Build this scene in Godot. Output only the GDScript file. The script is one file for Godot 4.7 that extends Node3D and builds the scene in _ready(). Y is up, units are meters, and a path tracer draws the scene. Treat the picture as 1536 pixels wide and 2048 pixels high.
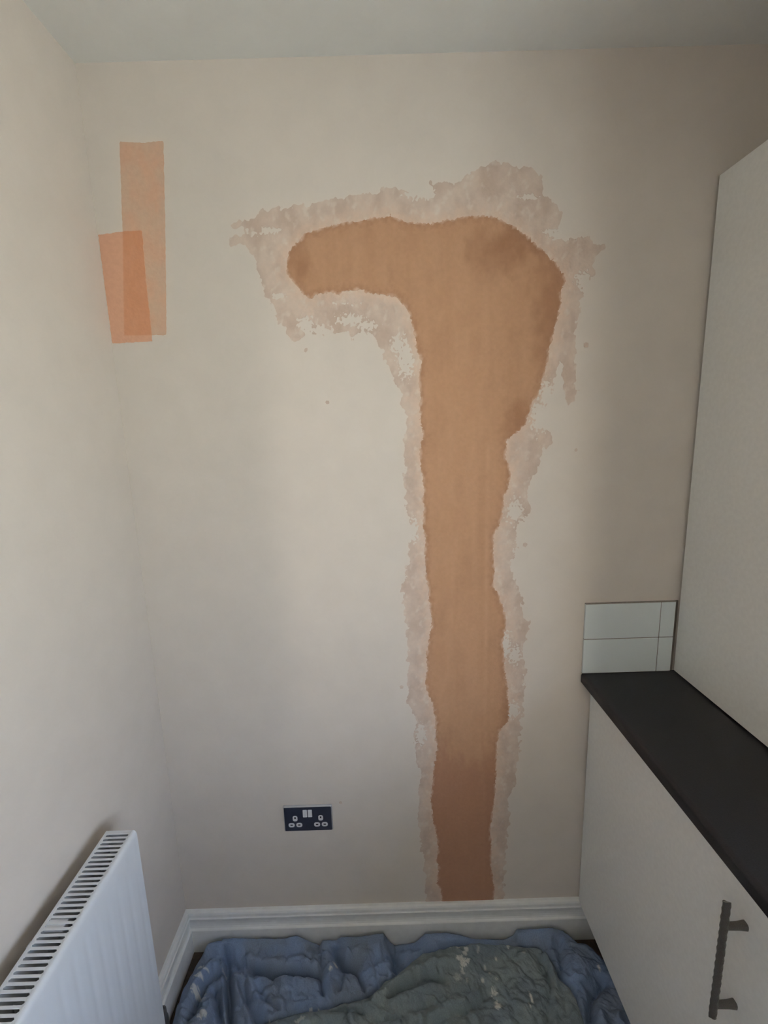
extends Node3D

# ---------- camera solved from the photograph (1536 x 2048 pixels) ----------
const FOCAL := 910.567
const PITCH := 0.181439
const YAW := 0.002289
const ROLL := 0.029945
const EYE := Vector3(0.65716, 1.60933, 1.18735)

# ---------- room, metres: left wall x = 0, back wall z = 0, floor y = 0 ----------
const HIGH := 2.4323
const RIGHT := 1.807
const REAR := 2.7
const DOOR_X := 1.2343
const WORKTOP_X := 1.2067
const WORKTOP_Y := 0.91
const UNIT_X := 1.4644
const UNIT_TOP := 2.1659
const HALL := 8.0
const UNIT_END := 0.80

var cam_right: Vector3
var cam_up: Vector3
var cam_fwd: Vector3
var rough := FastNoiseLite.new()
var fine := FastNoiseLite.new()
var streak := FastNoiseLite.new()
var cells := FastNoiseLite.new()
var M := {}

func _ready() -> void:
	set_view()
	set_light()
	rough.seed = 7; rough.frequency = 1.0; rough.fractal_octaves = 3; rough.noise_type = FastNoiseLite.TYPE_SIMPLEX_SMOOTH
	fine.seed = 21; fine.frequency = 1.0; fine.fractal_octaves = 3; fine.noise_type = FastNoiseLite.TYPE_SIMPLEX_SMOOTH
	streak.seed = 5; streak.frequency = 1.0; streak.fractal_octaves = 3; streak.noise_type = FastNoiseLite.TYPE_SIMPLEX_SMOOTH
	cells.seed = 12; cells.frequency = 1.0; cells.noise_type = FastNoiseLite.TYPE_CELLULAR; cells.cellular_return_type = FastNoiseLite.RETURN_DISTANCE2_SUB; cells.cellular_distance_function = FastNoiseLite.DISTANCE_EUCLIDEAN; cells.fractal_type = FastNoiseLite.FRACTAL_NONE
	make_materials()
	build_room()
	build_skirting()
	build_plaster()
	build_swatches()
	build_base_units()
	build_worktop()
	build_wall_unit()
	build_tiles()
	build_radiator()
	build_socket()
	build_sheet()

func set_view() -> void:
	var cy := cos(YAW); var sy := sin(YAW); var cp := cos(PITCH); var sp := sin(PITCH)
	var cr := cos(ROLL); var sr := sin(ROLL)
	var x := Vector3(cy, 0, sy); var u := Vector3(sp * sy, cp, -sp * cy)
	cam_fwd = Vector3(cp * sy, -sp, -cp * cy)
	cam_right = x * cr - u * sr
	cam_up = x * sr + u * cr
	var c := Camera3D.new(); c.name = "camera"
	c.fov = rad_to_deg(2.0 * atan(1024.0 / FOCAL))
	c.near = 0.02; c.far = 100.0
	c.transform = Transform3D(Basis(cam_right, cam_up, -cam_fwd), EYE)
	add_child(c); c.current = true

func set_light() -> void:
	var e := Environment.new()
	e.tonemap_mode = Environment.TONE_MAPPER_LINEAR
	e.tonemap_exposure = 0.70
	var m := ProceduralSkyMaterial.new()
	m.sky_top_color = Color(0.62, 0.70, 0.84); m.sky_horizon_color = Color(0.92, 0.95, 0.95)
	m.ground_horizon_color = Color(0.88, 0.905, 0.895); m.ground_bottom_color = Color(0.82, 0.84, 0.825)
	m.sky_energy_multiplier = 4.8; m.ground_energy_multiplier = 5.2
	m.sun_angle_max = 0.0
	var s := Sky.new(); s.sky_material = m
	e.sky = s; e.background_mode = Environment.BG_SKY
	e.ambient_light_source = Environment.AMBIENT_SOURCE_SKY
	e.sdfgi_enabled = true; e.ssao_enabled = true; e.ssil_enabled = true
	var w := WorldEnvironment.new(); w.name = "environment"; w.environment = e
	add_child(w)

# ---------- pixel to place ----------
func pixel_ray(u: float, v: float) -> Vector3:
	return cam_fwd + cam_right * ((u - 768.0) / FOCAL) - cam_up * ((v - 1024.0) / FOCAL)
func on_wall(u: float, v: float) -> Vector2:
	var r := pixel_ray(u, v); var t := -EYE.z / r.z
	return Vector2(EYE.x + r.x * t, EYE.y + r.y * t)
func on_level(u: float, v: float, y: float) -> Vector2:
	var r := pixel_ray(u, v); var t := (y - EYE.y) / r.y
	return Vector2(EYE.x + r.x * t, EYE.z + r.z * t)
func height_at_depth(u: float, v: float, z: float) -> Vector2:
	var r := pixel_ray(u, v); var t := (z - EYE.z) / r.z
	return Vector2(EYE.x + r.x * t, EYE.y + r.y * t)
# outlines are noted from enlarged crops: origin of the crop, its enlargement, then pairs
func crop_wall(ox: float, oy: float, k: float, a: Array) -> PackedVector2Array:
	var o := PackedVector2Array()
	for i in range(0, a.size(), 2): o.append(on_wall(ox + a[i] / k, oy + a[i + 1] / k))
	return o

# ---------- materials ----------
func lin(r: float, g: float, b: float) -> Color: return Color(r / 255.0, g / 255.0, b / 255.0)
func noise_tex(freq: float, a: Color, b: Color, sd: int, size := 512, oct := 4) -> NoiseTexture2D:
	var n := FastNoiseLite.new(); n.seed = sd; n.frequency = freq; n.fractal_octaves = oct
	var t := NoiseTexture2D.new(); t.width = size; t.height = size; t.seamless = true; t.noise = n
	var g := Gradient.new(); g.set_color(0, a); g.set_color(1, b); t.color_ramp = g
	return t
func bump_tex(freq: float, sd: int, strength: float, size := 512) -> NoiseTexture2D:
	var n := FastNoiseLite.new(); n.seed = sd; n.frequency = freq; n.fractal_octaves = 4
	var t := NoiseTexture2D.new(); t.width = size; t.height = size; t.seamless = true; t.noise = n
	t.as_normal_map = true; t.bump_strength = strength
	return t
func mat(c: Color, r: float, grain := 0.0, scale := 2.0, freq := 0.02, bump := 0.0) -> StandardMaterial3D:
	var m := StandardMaterial3D.new(); m.albedo_color = c; m.roughness = r
	if grain > 0.0:
		m.albedo_texture = noise_tex(freq, Color(1.0 - grain, 1.0 - grain, 1.0 - grain), Color(1, 1, 1), int(c.r * 900.0 + r * 77.0))
	if bump > 0.0:
		m.normal_enabled = true; m.normal_texture = bump_tex(0.05, int(c.g * 600.0 + 3), 4.0); m.normal_scale = bump
	m.uv1_triplanar = true; m.uv1_world_triplanar = true; m.uv1_scale = Vector3.ONE * scale
	return m
func make_materials() -> void:
	M.wall = mat(lin(213, 203, 192), 0.9, 0.02, 1.3, 0.012, 0.04)
	M.ceiling = mat(lin(243, 243, 238), 0.95, 0.02, 1.1, 0.012, 0.04)
	M.skirt = mat(lin(240, 240, 237), 0.42, 0.04, 3.0, 0.02)
	M.floor = mat(lin(84, 66, 54), 0.6, 0.35, 3.0, 0.03)
	M.unit = mat(lin(243, 243, 239), 0.5, 0.03, 4.0, 0.03, 0.03)
	M.carcass = mat(lin(206, 202, 196), 0.6, 0.03, 4.0, 0.03)
	M.worktop = mat(lin(28, 27, 33), 0.55, 0.35, 9.0, 0.06, 0.12)
	M.tile = mat(lin(226, 232, 231), 0.12)
	M.grout = mat(lin(150, 142, 132), 0.9, 0.15, 8.0)
	M.gap = mat(lin(40, 36, 33), 0.9)
	M.radiator = mat(lin(220, 223, 226), 0.35)
	M.metal = mat(lin(114, 110, 105), 0.5, 0.3, 20.0, 0.05, 0.4); M.metal.metallic = 0.5
	M.valve = mat(lin(90, 90, 92), 0.4); M.valve.metallic = 0.6
	M.nickel = mat(lin(58, 61, 76), 0.3); M.nickel.metallic = 0.4
	M.edge_glint = mat(lin(190, 192, 196), 0.3); M.edge_glint.metallic = 0.5  # lighter metal that paints the bright glint along the dark plate's bevel
	M.gap_shade = mat(lin(104, 95, 86), 0.8)
	M.insert = mat(lin(226, 226, 226), 0.4)
	M.hole = mat(lin(28, 28, 30), 0.8)
	M.frame = mat(lin(236, 236, 234), 0.3)
	M.paving = mat(lin(176, 166, 150), 0.9, 0.2, 1.0)
	M.vertex = StandardMaterial3D.new(); M.vertex.vertex_color_use_as_albedo = true; M.vertex.roughness = 0.92
	M.vertex.albedo_texture = noise_tex(0.03, Color(0.96, 0.96, 0.96), Color(1, 1, 1), 91)
	M.vertex.uv1_triplanar = true; M.vertex.uv1_world_triplanar = true; M.vertex.uv1_scale = Vector3.ONE * 4.0
	M.vertex.normal_enabled = true; M.vertex.normal_texture = bump_tex(0.05, 33, 4.0); M.vertex.normal_scale = 0.15
	var c := StandardMaterial3D.new(); c.vertex_color_use_as_albedo = true; c.roughness = 1.0
	c.albedo_texture = noise_tex(0.05, Color(0.84, 0.84, 0.84), Color(1, 1, 1), 55)
	c.normal_enabled = true; c.normal_texture = bump_tex(0.06, 44, 5.0); c.normal_scale = 0.5
	c.uv1_triplanar = true; c.uv1_world_triplanar = true; c.uv1_scale = Vector3.ONE * 9.0
	M.cloth = c
	var g := StandardMaterial3D.new(); g.albedo_color = Color(0.95, 0.97, 0.97, 0.06); g.roughness = 0.02
	g.transparency = BaseMaterial3D.TRANSPARENCY_ALPHA
	M.glass = g

# ---------- mesh helpers ----------
func mesh_start() -> SurfaceTool:
	var st := SurfaceTool.new(); st.begin(Mesh.PRIMITIVE_TRIANGLES); st.set_smooth_group(-1); return st
func quad(st: SurfaceTool, a: Vector3, b: Vector3, c: Vector3, d: Vector3) -> void:
	for p in [a, b, c, a, c, d]: st.add_vertex(p)
func box(st: SurfaceTool, a: Vector3, b: Vector3) -> void:
	var p := func(i: int) -> Vector3: return Vector3(b.x if i & 1 else a.x, b.y if i & 2 else a.y, b.z if i & 4 else a.z)
	for f in [[0, 2, 3, 1], [5, 7, 6, 4], [4, 6, 2, 0], [1, 3, 7, 5], [2, 6, 7, 3], [4, 0, 1, 5]]:
		quad(st, p.call(f[0]), p.call(f[1]), p.call(f[2]), p.call(f[3]))
func bevel(st: SurfaceTool, a: Vector3, b: Vector3, r: float) -> void:
	# a box with every edge chamfered
	var c := (a + b) * 0.5; var h := (b - a) * 0.5
	var pt := func(s: Vector3, axis: int) -> Vector3:
		var q := Vector3(s.x * (h.x - r), s.y * (h.y - r), s.z * (h.z - r)); q[axis] = s[axis] * h[axis]; return c + q
	for axis in 3:
		var i := (axis + 1) % 3; var j := (axis + 2) % 3
		for s in [-1.0, 1.0]:
			var q := []
			for k in [[-1, -1], [1, -1], [1, 1], [-1, 1]]:
				var v := Vector3(); v[axis] = s; v[i] = k[0]; v[j] = k[1]; q.append(pt.call(v, axis))
			if s > 0: quad(st, q[0], q[3], q[2], q[1])
			else: quad(st, q[0], q[1], q[2], q[3])
	for axis in 3:
		var i := (axis + 1) % 3; var j := (axis + 2) % 3
		for si in [-1.0, 1.0]:
			for sj in [-1.0, 1.0]:
				var lo := Vector3(); lo[axis] = -1; lo[i] = si; lo[j] = sj
				var hi := lo; hi[axis] = 1
				if si * sj > 0: quad(st, pt.call(lo, i), pt.call(hi, i), pt.call(hi, j), pt.call(lo, j))
				else: quad(st, pt.call(lo, i), pt.call(lo, j), pt.call(hi, j), pt.call(hi, i))
	for sx in [-1.0, 1.0]:
		for sy in [-1.0, 1.0]:
			for sz in [-1.0, 1.0]:
				var s := Vector3(sx, sy, sz)
				var t := [pt.call(s, 0), pt.call(s, 1), pt.call(s, 2)]
				if sx * sy * sz > 0: t.reverse()
				for p in t: st.add_vertex(p)
# a cross-section (u, v) swept along an axis between two frames
func sweep(st: SurfaceTool, prof: PackedVector2Array, at: Callable, n: int, closed: bool, caps: bool) -> void:
	var m := prof.size()
	for k in n:
		for i in (m if closed else m - 1):
			var p: Vector2 = prof[i]; var q: Vector2 = prof[(i + 1) % m]
			quad(st, at.call(p, k), at.call(q, k), at.call(q, k + 1), at.call(p, k + 1))
	if caps:
		var tri := Geometry2D.triangulate_polygon(prof)
		for i in range(0, tri.size(), 3):
			for j in 3: st.add_vertex(at.call(prof[tri[i + j]], 0))
			for j in 3: st.add_vertex(at.call(prof[tri[i + 2 - j]], n))
func disc_profile(rx: float, ry: float, n: int) -> PackedVector2Array:
	var o := PackedVector2Array()
	for i in n: o.append(Vector2(cos(TAU * i / n) * rx, sin(TAU * i / n) * ry))
	return o
func round_rect(w: float, h: float, r: float, n := 5) -> PackedVector2Array:
	var o := PackedVector2Array()
	for q in 4:
		var cx := (w * 0.5 - r) * (1.0 if q == 0 or q == 3 else -1.0); var cy := (h * 0.5 - r) * (1.0 if q < 2 else -1.0)
		for i in n + 1: o.append(Vector2(cx, cy) + Vector2.from_angle(PI * 0.5 * (q + float(i) / n)) * r)
	return o
func done(st: SurfaceTool, called: String, m: Material, parent: Node = self, smooth := false) -> MeshInstance3D:
	if smooth: st.index()
	st.generate_normals()
	var o := MeshInstance3D.new(); o.mesh = st.commit(); o.name = called; o.material_override = m
	o.cast_shadow = GeometryInstance3D.SHADOW_CASTING_SETTING_ON
	parent.add_child(o, true)
	return o
func again(src: MeshInstance3D, called: String, parent: Node, at: Vector3) -> MeshInstance3D:
	var o := MeshInstance3D.new(); o.mesh = src.mesh; o.name = called; o.material_override = src.material_override
	parent.add_child(o, true); o.position = at
	return o
func thing(called: String, label: String, category: String, at := Vector3.ZERO) -> Node3D:
	var o := Node3D.new(); o.name = called; add_child(o); o.position = at
	o.set_meta("label", label); o.set_meta("category", category)
	return o
func setting(o: Node, label: String, category: String) -> void:
	o.set_meta("kind", "structure"); o.set_meta("label", label); o.set_meta("category", category)

# ---------- room shell ----------
func build_room() -> void:
	var t := 0.2
	var st := mesh_start(); box(st, Vector3(-t, -0.15, -t), Vector3(RIGHT + 0.25, 0, REAR))
	setting(done(st, "floor", M.floor), "dark brown floor showing beside the skirting", "floor")
	st = mesh_start(); box(st, Vector3(-t, HIGH, -t), Vector3(RIGHT + 0.25, HIGH + 0.2, REAR))
	setting(done(st, "ceiling", M.ceiling), "plain matt white plastered ceiling", "ceiling")
	st = mesh_start(); box(st, Vector3(-t, 0, -t), Vector3(RIGHT + 0.25, HIGH, 0))
	setting(done(st, "wall_back", M.wall), "beige painted wall with a hooked brown plaster repair", "wall")
	st = mesh_start(); box(st, Vector3(-t, 0, 0), Vector3(0, HIGH, REAR))
	setting(done(st, "wall_left", M.wall), "plain cream painted wall behind the radiator", "wall")
	st = mesh_start(); var dx0 := 0.553; var dx1 := 1.042   # serving hatch to the hall
	box(st, Vector3(-t, 0, REAR), Vector3(dx0, HIGH, REAR + 0.12)); box(st, Vector3(dx1, 0, REAR), Vector3(RIGHT + 0.25, HIGH, REAR + 0.12)); box(st, Vector3(dx0, 0, REAR), Vector3(dx1, 1.2, REAR + 0.12)); box(st, Vector3(dx0, 1.93, REAR), Vector3(dx1, HIGH, REAR + 0.12))
	setting(done(st, "wall_front", M.wall), "plain cream painted wall facing the plaster repair", "wall")
	# right wall with the window over the worktop
	var z0 := 1.25; var z1 := 2.50; var y0 := 1.03; var y1 := 1.97
	var a := RIGHT; var b := RIGHT + 0.25
	st = mesh_start()
	box(st, Vector3(a, 0, 0), Vector3(b, y0, REAR)); box(st, Vector3(a, y1, 0), Vector3(b, HIGH, REAR))
	box(st, Vector3(a, y0, 0), Vector3(b, y1, z0)); box(st, Vector3(a, y0, z1), Vector3(b, y1, REAR))
	setting(done(st, "wall_right", M.wall), "cream painted wall behind the kitchen units, with a window", "wall")
	var w := Node3D.new(); w.name = "window_1"; add_child(w); w.position = Vector3(b - 0.07, y0, z0)
	setting(w, "white framed window over the dark worktop", "window")
	var fw := 0.055; var hh := y1 - y0; var ww := z1 - z0
	st = mesh_start()
	bevel(st, Vector3(0, 0, 0), Vector3(0.06, fw, ww), 0.004); bevel(st, Vector3(0, hh - fw, 0), Vector3(0.06, hh, ww), 0.004)
	bevel(st, Vector3(0, fw, 0), Vector3(0.06, hh - fw, fw), 0.004); bevel(st, Vector3(0, fw, ww - fw), Vector3(0.06, hh - fw, ww), 0.004)
	bevel(st, Vector3(0, fw, ww * 0.5 - fw * 0.5), Vector3(0.06, hh - fw, ww * 0.5 + fw * 0.5), 0.004)
	done(st, "window_frame", M.frame, w)
	for k in 2:
		st = mesh_start()
		var s := fw if k == 0 else ww * 0.5 + fw * 0.5
		box(st, Vector3(0.028, fw, s), Vector3(0.032, hh - fw, s + ww * 0.5 - fw * 1.5))
		done(st, "pane", M.glass, w)
	build_hall()

# a hall beyond the serving hatch, with a narrow frosted sidelight whose light falls through onto the patched wall
func build_hall() -> void:
	var zf := 6.6; var b := RIGHT + 0.25
	var st := mesh_start(); box(st, Vector3(-0.2, 0, REAR + 0.12), Vector3(0, HIGH, zf)); box(st, Vector3(1.7, 0, REAR + 0.12), Vector3(b, HIGH, zf))
	setting(done(st, "wall_hall", M.wall), "cream painted side walls of the hall beyond the serving hatch", "wall")
	st = mesh_start(); box(st, Vector3(-0.2, -0.15, REAR), Vector3(b, 0, zf + 0.15)); setting(done(st, "floor_hall", M.floor), "dark floor of the hall beyond the serving hatch", "floor")
	st = mesh_start(); box(st, Vector3(-0.2, HIGH, REAR), Vector3(b, HIGH + 0.2, zf + 0.15)); setting(done(st, "ceiling_hall", M.ceiling), "white ceiling of the hall beyond the serving hatch", "ceiling")
	st = mesh_start(); box(st, Vector3(-0.2, 0, zf), Vector3(b, HIGH, zf + 0.15)); setting(done(st, "wall_hall_end", M.wall), "cream painted end wall of the hall", "wall")
	var w := Node3D.new(); w.name = "window_2"; add_child(w); w.position = Vector3(0.73, 1.3, zf - 0.02)
	setting(w, "narrow frosted sidelight at the end of the hall", "window")
	st = mesh_start()
	for q in [[-0.03, -0.03, 0.0, 1.03], [0.14, -0.03, 0.17, 1.03], [0.0, -0.03, 0.14, 0.0], [0.0, 1.0, 0.14, 1.03]]: bevel(st, Vector3(q[0], q[1], -0.02), Vector3(q[2], q[3], 0.02), 0.002)
	done(st, "window_frame", M.frame, w)
	var m := StandardMaterial3D.new(); m.albedo_color = Color(0.9, 0.9, 0.9); m.emission_enabled = true; m.emission = Color(1.0, 0.96, 0.9); m.emission_energy_multiplier = 2.0
	st = mesh_start(); box(st, Vector3(0, 0, 0.004), Vector3(0.14, 1.0, 0.010)); done(st, "pane", m, w)
	var l := AreaLight3D.new(); l.name = "sidelight_daylight"; l.area_size = Vector2(0.14, 1.0); l.light_energy = HALL; l.light_color = Color(1.0, 0.97, 0.92)
	l.area_range = 20.0; l.area_attenuation = 2.0; l.shadow_enabled = true
	w.add_child(l); l.position = Vector3(0.07, 0.5, -0.004)

func build_skirting() -> void:
	# cross-section: distance from wall, height
	var prof := PackedVector2Array([Vector2(0, 0), Vector2(0.019, 0), Vector2(0.019, 0.078), Vector2(0.0205, 0.0795), Vector2(0.0205, 0.0825), Vector2(0.0185, 0.0845),
		Vector2(0.0145, 0.086), Vector2(0.0125, 0.091), Vector2(0.0118, 0.098), Vector2(0.0122, 0.106), Vector2(0.0135, 0.113), Vector2(0.0155, 0.1175), Vector2(0.0155, 0.120),
		Vector2(0.0125, 0.1215), Vector2(0.0118, 0.124), Vector2(0.0135, 0.127), Vector2(0.0135, 0.133), Vector2(0.0115, 0.138), Vector2(0.007, 0.141), Vector2(0, 0.142)])
	var st := mesh_start()
	sweep(st, prof, func(p: Vector2, k: int) -> Vector3: return Vector3(p.x if k == 0 else RIGHT, p.y, p.x), 1, false, false)
	var o := done(st, "baseboard_back", M.skirt); setting(o, "white moulded skirting board under the plaster repair", "skirting board")
	st = mesh_start()
	sweep(st, prof, func(p: Vector2, k: int) -> Vector3: return Vector3(p.x, p.y, p.x if k == 0 else REAR), 1, false, false)
	o = done(st, "baseboard_left", M.skirt); setting(o, "white moulded skirting board running behind the radiator", "skirting board")

# ---------- outlines that become raised patches ----------
func poly_distance(p: Vector2, poly: PackedVector2Array) -> float:
	# positive inside
	var best := 1e9; var inside := false; var n := poly.size(); var b := poly[n - 1]
	for i in n:
		var a := b; b = poly[i]
		var ab := b - a; var t := clampf((p - a).dot(ab) / maxf(ab.length_squared(), 1e-12), 0.0, 1.0)
		best = minf(best, p.distance_squared_to(a + ab * t))
		if (a.y > p.y) != (b.y > p.y) and p.x < a.x + (p.y - a.y) / (b.y - a.y) * ab.x: inside = not inside
	return sqrt(best) if inside else -sqrt(best)
# samples f(p) on a coarse grid and returns a quick lookup
func coarse(lo: Vector2, hi: Vector2, step: float, poly: PackedVector2Array) -> Callable:
	var nx := int((hi.x - lo.x) / step) + 2; var ny := int((hi.y - lo.y) / step) + 2
	var v := PackedFloat32Array(); v.resize(nx * ny)
	for j in ny:
		for i in nx: v[j * nx + i] = poly_distance(lo + Vector2(i, j) * step, poly)
	return func(p: Vector2) -> float:
		var q := (p - lo) / step
		var i := clampi(int(q.x), 0, nx - 2); var j := clampi(int(q.y), 0, ny - 2)
		var s := clampf(q.x - i, 0, 1); var t := clampf(q.y - j, 0, 1); var k := j * nx + i
		return lerpf(lerpf(v[k], v[k + 1], s), lerpf(v[k + nx], v[k + nx + 1], s), t)
# surface over the region where field > 0; place(p) gives the point, tint(p) its colour, edge(p) the foot of the rim
func contour(lo: Vector2, hi: Vector2, step: float, field: Callable, place: Callable, tint: Callable, edge: Callable, flip := false) -> SurfaceTool:
	var nx := int(ceil((hi.x - lo.x) / step)) + 1; var ny := int(ceil((hi.y - lo.y) / step)) + 1
	var v := PackedFloat32Array(); v.resize(nx * ny)
	for j in ny:
		for i in nx: v[j * nx + i] = field.call(lo + Vector2(i, j) * step)
	var st := SurfaceTool.new(); st.begin(Mesh.PRIMITIVE_TRIANGLES); st.set_smooth_group(0)
	var ids := {}; var count := 0
	var rim := []
	for j in ny - 1:
		for i in nx - 1:
			var c := [j * nx + i, j * nx + i + 1, (j + 1) * nx + i + 1, (j + 1) * nx + i]
			if v[c[0]] <= 0 and v[c[1]] <= 0 and v[c[2]] <= 0 and v[c[3]] <= 0: continue
			var ring := PackedInt32Array(); var cuts := []
			for k in 4:
				var a: int = c[k]; var b: int = c[(k + 1) % 4]
				if v[a] > 0:
					var ka := a * 4
					if not ids.has(ka):
						var p := lo + Vector2(a % nx, a / nx) * step
						st.set_color(tint.call(p)); st.add_vertex(place.call(p)); ids[ka] = count; count += 1
					ring.append(ids[ka])
				if (v[a] > 0) != (v[b] > 0):
					var m := mini(a, b); var kk := m * 4 + (1 if absi(a - b) == 1 else 2)
					var pa := lo + Vector2(a % nx, a / nx) * step; var pb := lo + Vector2(b % nx, b / nx) * step
					var p := pa.lerp(pb, v[a] / (v[a] - v[b]))
					if not ids.has(kk):
						st.set_color(tint.call(p)); st.add_vertex(place.call(p)); ids[kk] = count; count += 1
					ring.append(ids[kk]); cuts.append([p, v[a] > 0])
			for k in range(1, ring.size() - 1):
				for q in ([0, k + 1, k] if not flip else [0, k, k + 1]): st.add_index(ring[q])
			for k in cuts.size():
				if cuts[k][1]: rim.append([cuts[k][0], cuts[(k + 1) % cuts.size()][0]])
	st.set_smooth_group(1)
	for r in rim:
		var p: Vector2 = r[0]; var q: Vector2 = r[1]
		var col: Color = tint.call(p)
		for x in [place.call(p), place.call(q), edge.call(q), edge.call(p)]:
			st.set_color(col); st.add_vertex(x)
		for k in ([0, 1, 2, 0, 2, 3] if not flip else [0, 2, 1, 0, 3, 2]): st.add_index(count + k)
		count += 4
	return st
func rgb(r: float, g: float, b: float) -> Color: return Color(r / 255.0, g / 255.0, b / 255.0).srgb_to_linear()

func build_plaster() -> void:
	var wall := get_node("wall_back")
	# ---- brown filled core ----
	var core := PackedVector2Array()
	core.append_array(crop_wall(430, 300, 1.8963, [270, 430, 280, 390, 305, 360, 345, 318, 400, 298, 470, 282, 540, 268, 600, 260, 650, 252, 665, 243, 690, 262, 720, 272, 760, 278, 840, 275, 890, 265, 950, 255, 1020, 248,
		1060, 255, 1100, 272, 1140, 295, 1180, 325, 1220, 360, 1260, 400, 1300, 440, 1325, 480, 1325, 510, 1310, 540, 1312, 570, 1308, 600, 1300, 640, 1285, 690, 1270, 740, 1262, 790, 1245, 850, 1235, 890]))
	core.append_array(crop_wall(740, 780, 3.84, [1290, 40, 1240, 100, 1215, 190, 1190, 270, 1120, 335, 1045, 385, 1045, 480, 1042, 540, 1070, 580, 1080, 650, 1060, 770, 1030, 800, 1025, 880, 1020, 960, 985, 1050, 950, 1120, 945, 1200,
		950, 1300, 955, 1400, 945, 1500, 980, 1560, 1010, 1640, 1040, 1720, 1045, 1800]))
	core.append_array(crop_wall(740, 1250, 3.4125, [915, 60, 905, 130, 915, 200, 915, 270, 930, 370, 940, 430, 945, 540, 950, 600, 940, 660, 890, 710, 870, 790, 865, 880, 860, 960, 862, 1040, 855, 1120, 845, 1200, 830, 1330, 820, 1420,
		828, 1520, 825, 1640, 840, 1720, 845, 1800, 850, 1935, 500, 1935, 485, 1810, 455, 1760, 470, 1680, 450, 1600, 465, 1520, 455, 1430, 430, 1340, 415, 1230, 420, 1120, 430, 1020, 440, 940, 455, 850, 445, 750, 450, 660, 430, 560, 400, 470,
		375, 380, 390, 300, 385, 200, 400, 100, 420, 0]))
	core.append_array(crop_wall(740, 780, 3.84, [470, 1760, 460, 1650, 450, 1540, 430, 1450, 430, 1350, 420, 1250, 430, 1150, 405, 1050, 415, 950, 405, 850, 415, 750, 400, 650, 380, 540, 385, 430, 410, 340, 385, 250, 385, 150, 370, 60]))
	core.append_array(crop_wall(430, 300, 1.8963, [780, 960, 775, 900, 775, 850, 785, 800, 765, 760, 755, 690, 740, 630, 720, 590, 690, 562, 640, 548, 580, 548, 560, 530, 500, 532, 470, 545, 430, 540, 385, 548, 360, 567, 345, 552, 320, 530, 295, 500, 275, 470]))
	# ---- pinkish feathered skim around it ----
	var skim := PackedVector2Array()
	skim.append_array(crop_wall(430, 300, 1.8963, [50, 330, 90, 322, 130, 315, 165, 325, 120, 290, 60, 285, 150, 262, 170, 240, 220, 218, 280, 225, 330, 210, 400, 200, 450, 185, 520, 178, 560, 165, 620, 175, 640, 137, 690, 145, 740, 165, 800, 180, 835, 185,
		815, 125, 870, 125, 920, 130, 940, 100, 980, 75, 1040, 55, 1100, 45, 1150, 65, 1190, 75, 1220, 95, 1245, 130, 1245, 170, 1275, 195, 1310, 235, 1315, 270, 1300, 300, 1270, 320, 1330, 340, 1370, 340, 1380, 320, 1430, 340, 1480, 370,
		1450, 390, 1430, 440, 1440, 470, 1420, 500, 1400, 520, 1385, 550, 1390, 600, 1370, 640, 1360, 700, 1365, 760, 1370, 860, 1365, 960, 1332, 960, 1325, 900, 1320, 840, 1308, 800, 1290, 840, 1280, 900, 1262, 950, 1235, 1000]))
	skim.append_array(crop_wall(740, 780, 3.84, [1300, 110, 1285, 200, 1330, 250, 1345, 330, 1390, 320, 1380, 420, 1340, 450, 1310, 540, 1290, 600, 1240, 700, 1210, 770, 1210, 860, 1235, 940, 1190, 1000, 1170, 1050, 1130, 1100, 1120, 1200, 1130, 1280, 1085, 1320, 1075, 1400,
		1130, 1460, 1150, 1540, 1165, 1620, 1165, 1720, 1230, 1780, 1230, 1850]))
	skim.append_array(crop_wall(740, 1250, 3.4125, [1085, 30, 1075, 60, 1050, 130, 1040, 220, 1060, 300, 1050, 400, 1050, 480, 1040, 600, 1030, 680, 1025, 780, 1015, 880, 1000, 1000, 985, 1100, 940, 1180, 945, 1260, 960, 1340, 930, 1400, 930, 1560, 915, 1680, 910, 1800, 925, 1935,
		390, 1935, 380, 1780, 375, 1680, 360, 1560, 345, 1450, 330, 1320, 335, 1200, 330, 1090, 350, 1000, 320, 920, 310, 850, 310, 740, 320, 640, 280, 570, 260, 490, 255, 400, 250, 300, 265, 200, 260, 100, 245, 0]))
	skim.append_array(crop_wall(740, 780, 3.84, [270, 1760, 255, 1640, 250, 1500, 280, 1400, 300, 1280, 300, 1180, 330, 1100, 320, 1020, 280, 950, 280, 820, 265, 740, 260, 640, 270, 560, 265, 480, 260, 400, 270, 300, 285, 200, 255, 150, 240, 50]))
	skim.append_array(crop_wall(430, 300, 1.8963, [715, 935, 690, 890, 665, 840, 640, 780, 620, 720, 600, 700, 570, 690, 530, 690, 520, 732, 510, 692, 440, 690, 380, 702, 345, 690, 320, 715, 310, 738, 270, 690, 240, 650, 215, 590, 190, 540, 170, 470, 140, 400, 110, 365, 60, 360]))
	var lo := Vector2(0.2, 0.125); var hi := Vector2(1.36, 2.30)
	var in_core := coarse(lo, hi, 0.008, core)
	var in_skim := coarse(lo, hi, 0.008, skim)
	# bare white bits inside the skim: centre in pixels, half width, half height, slant
	var bare := []
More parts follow.
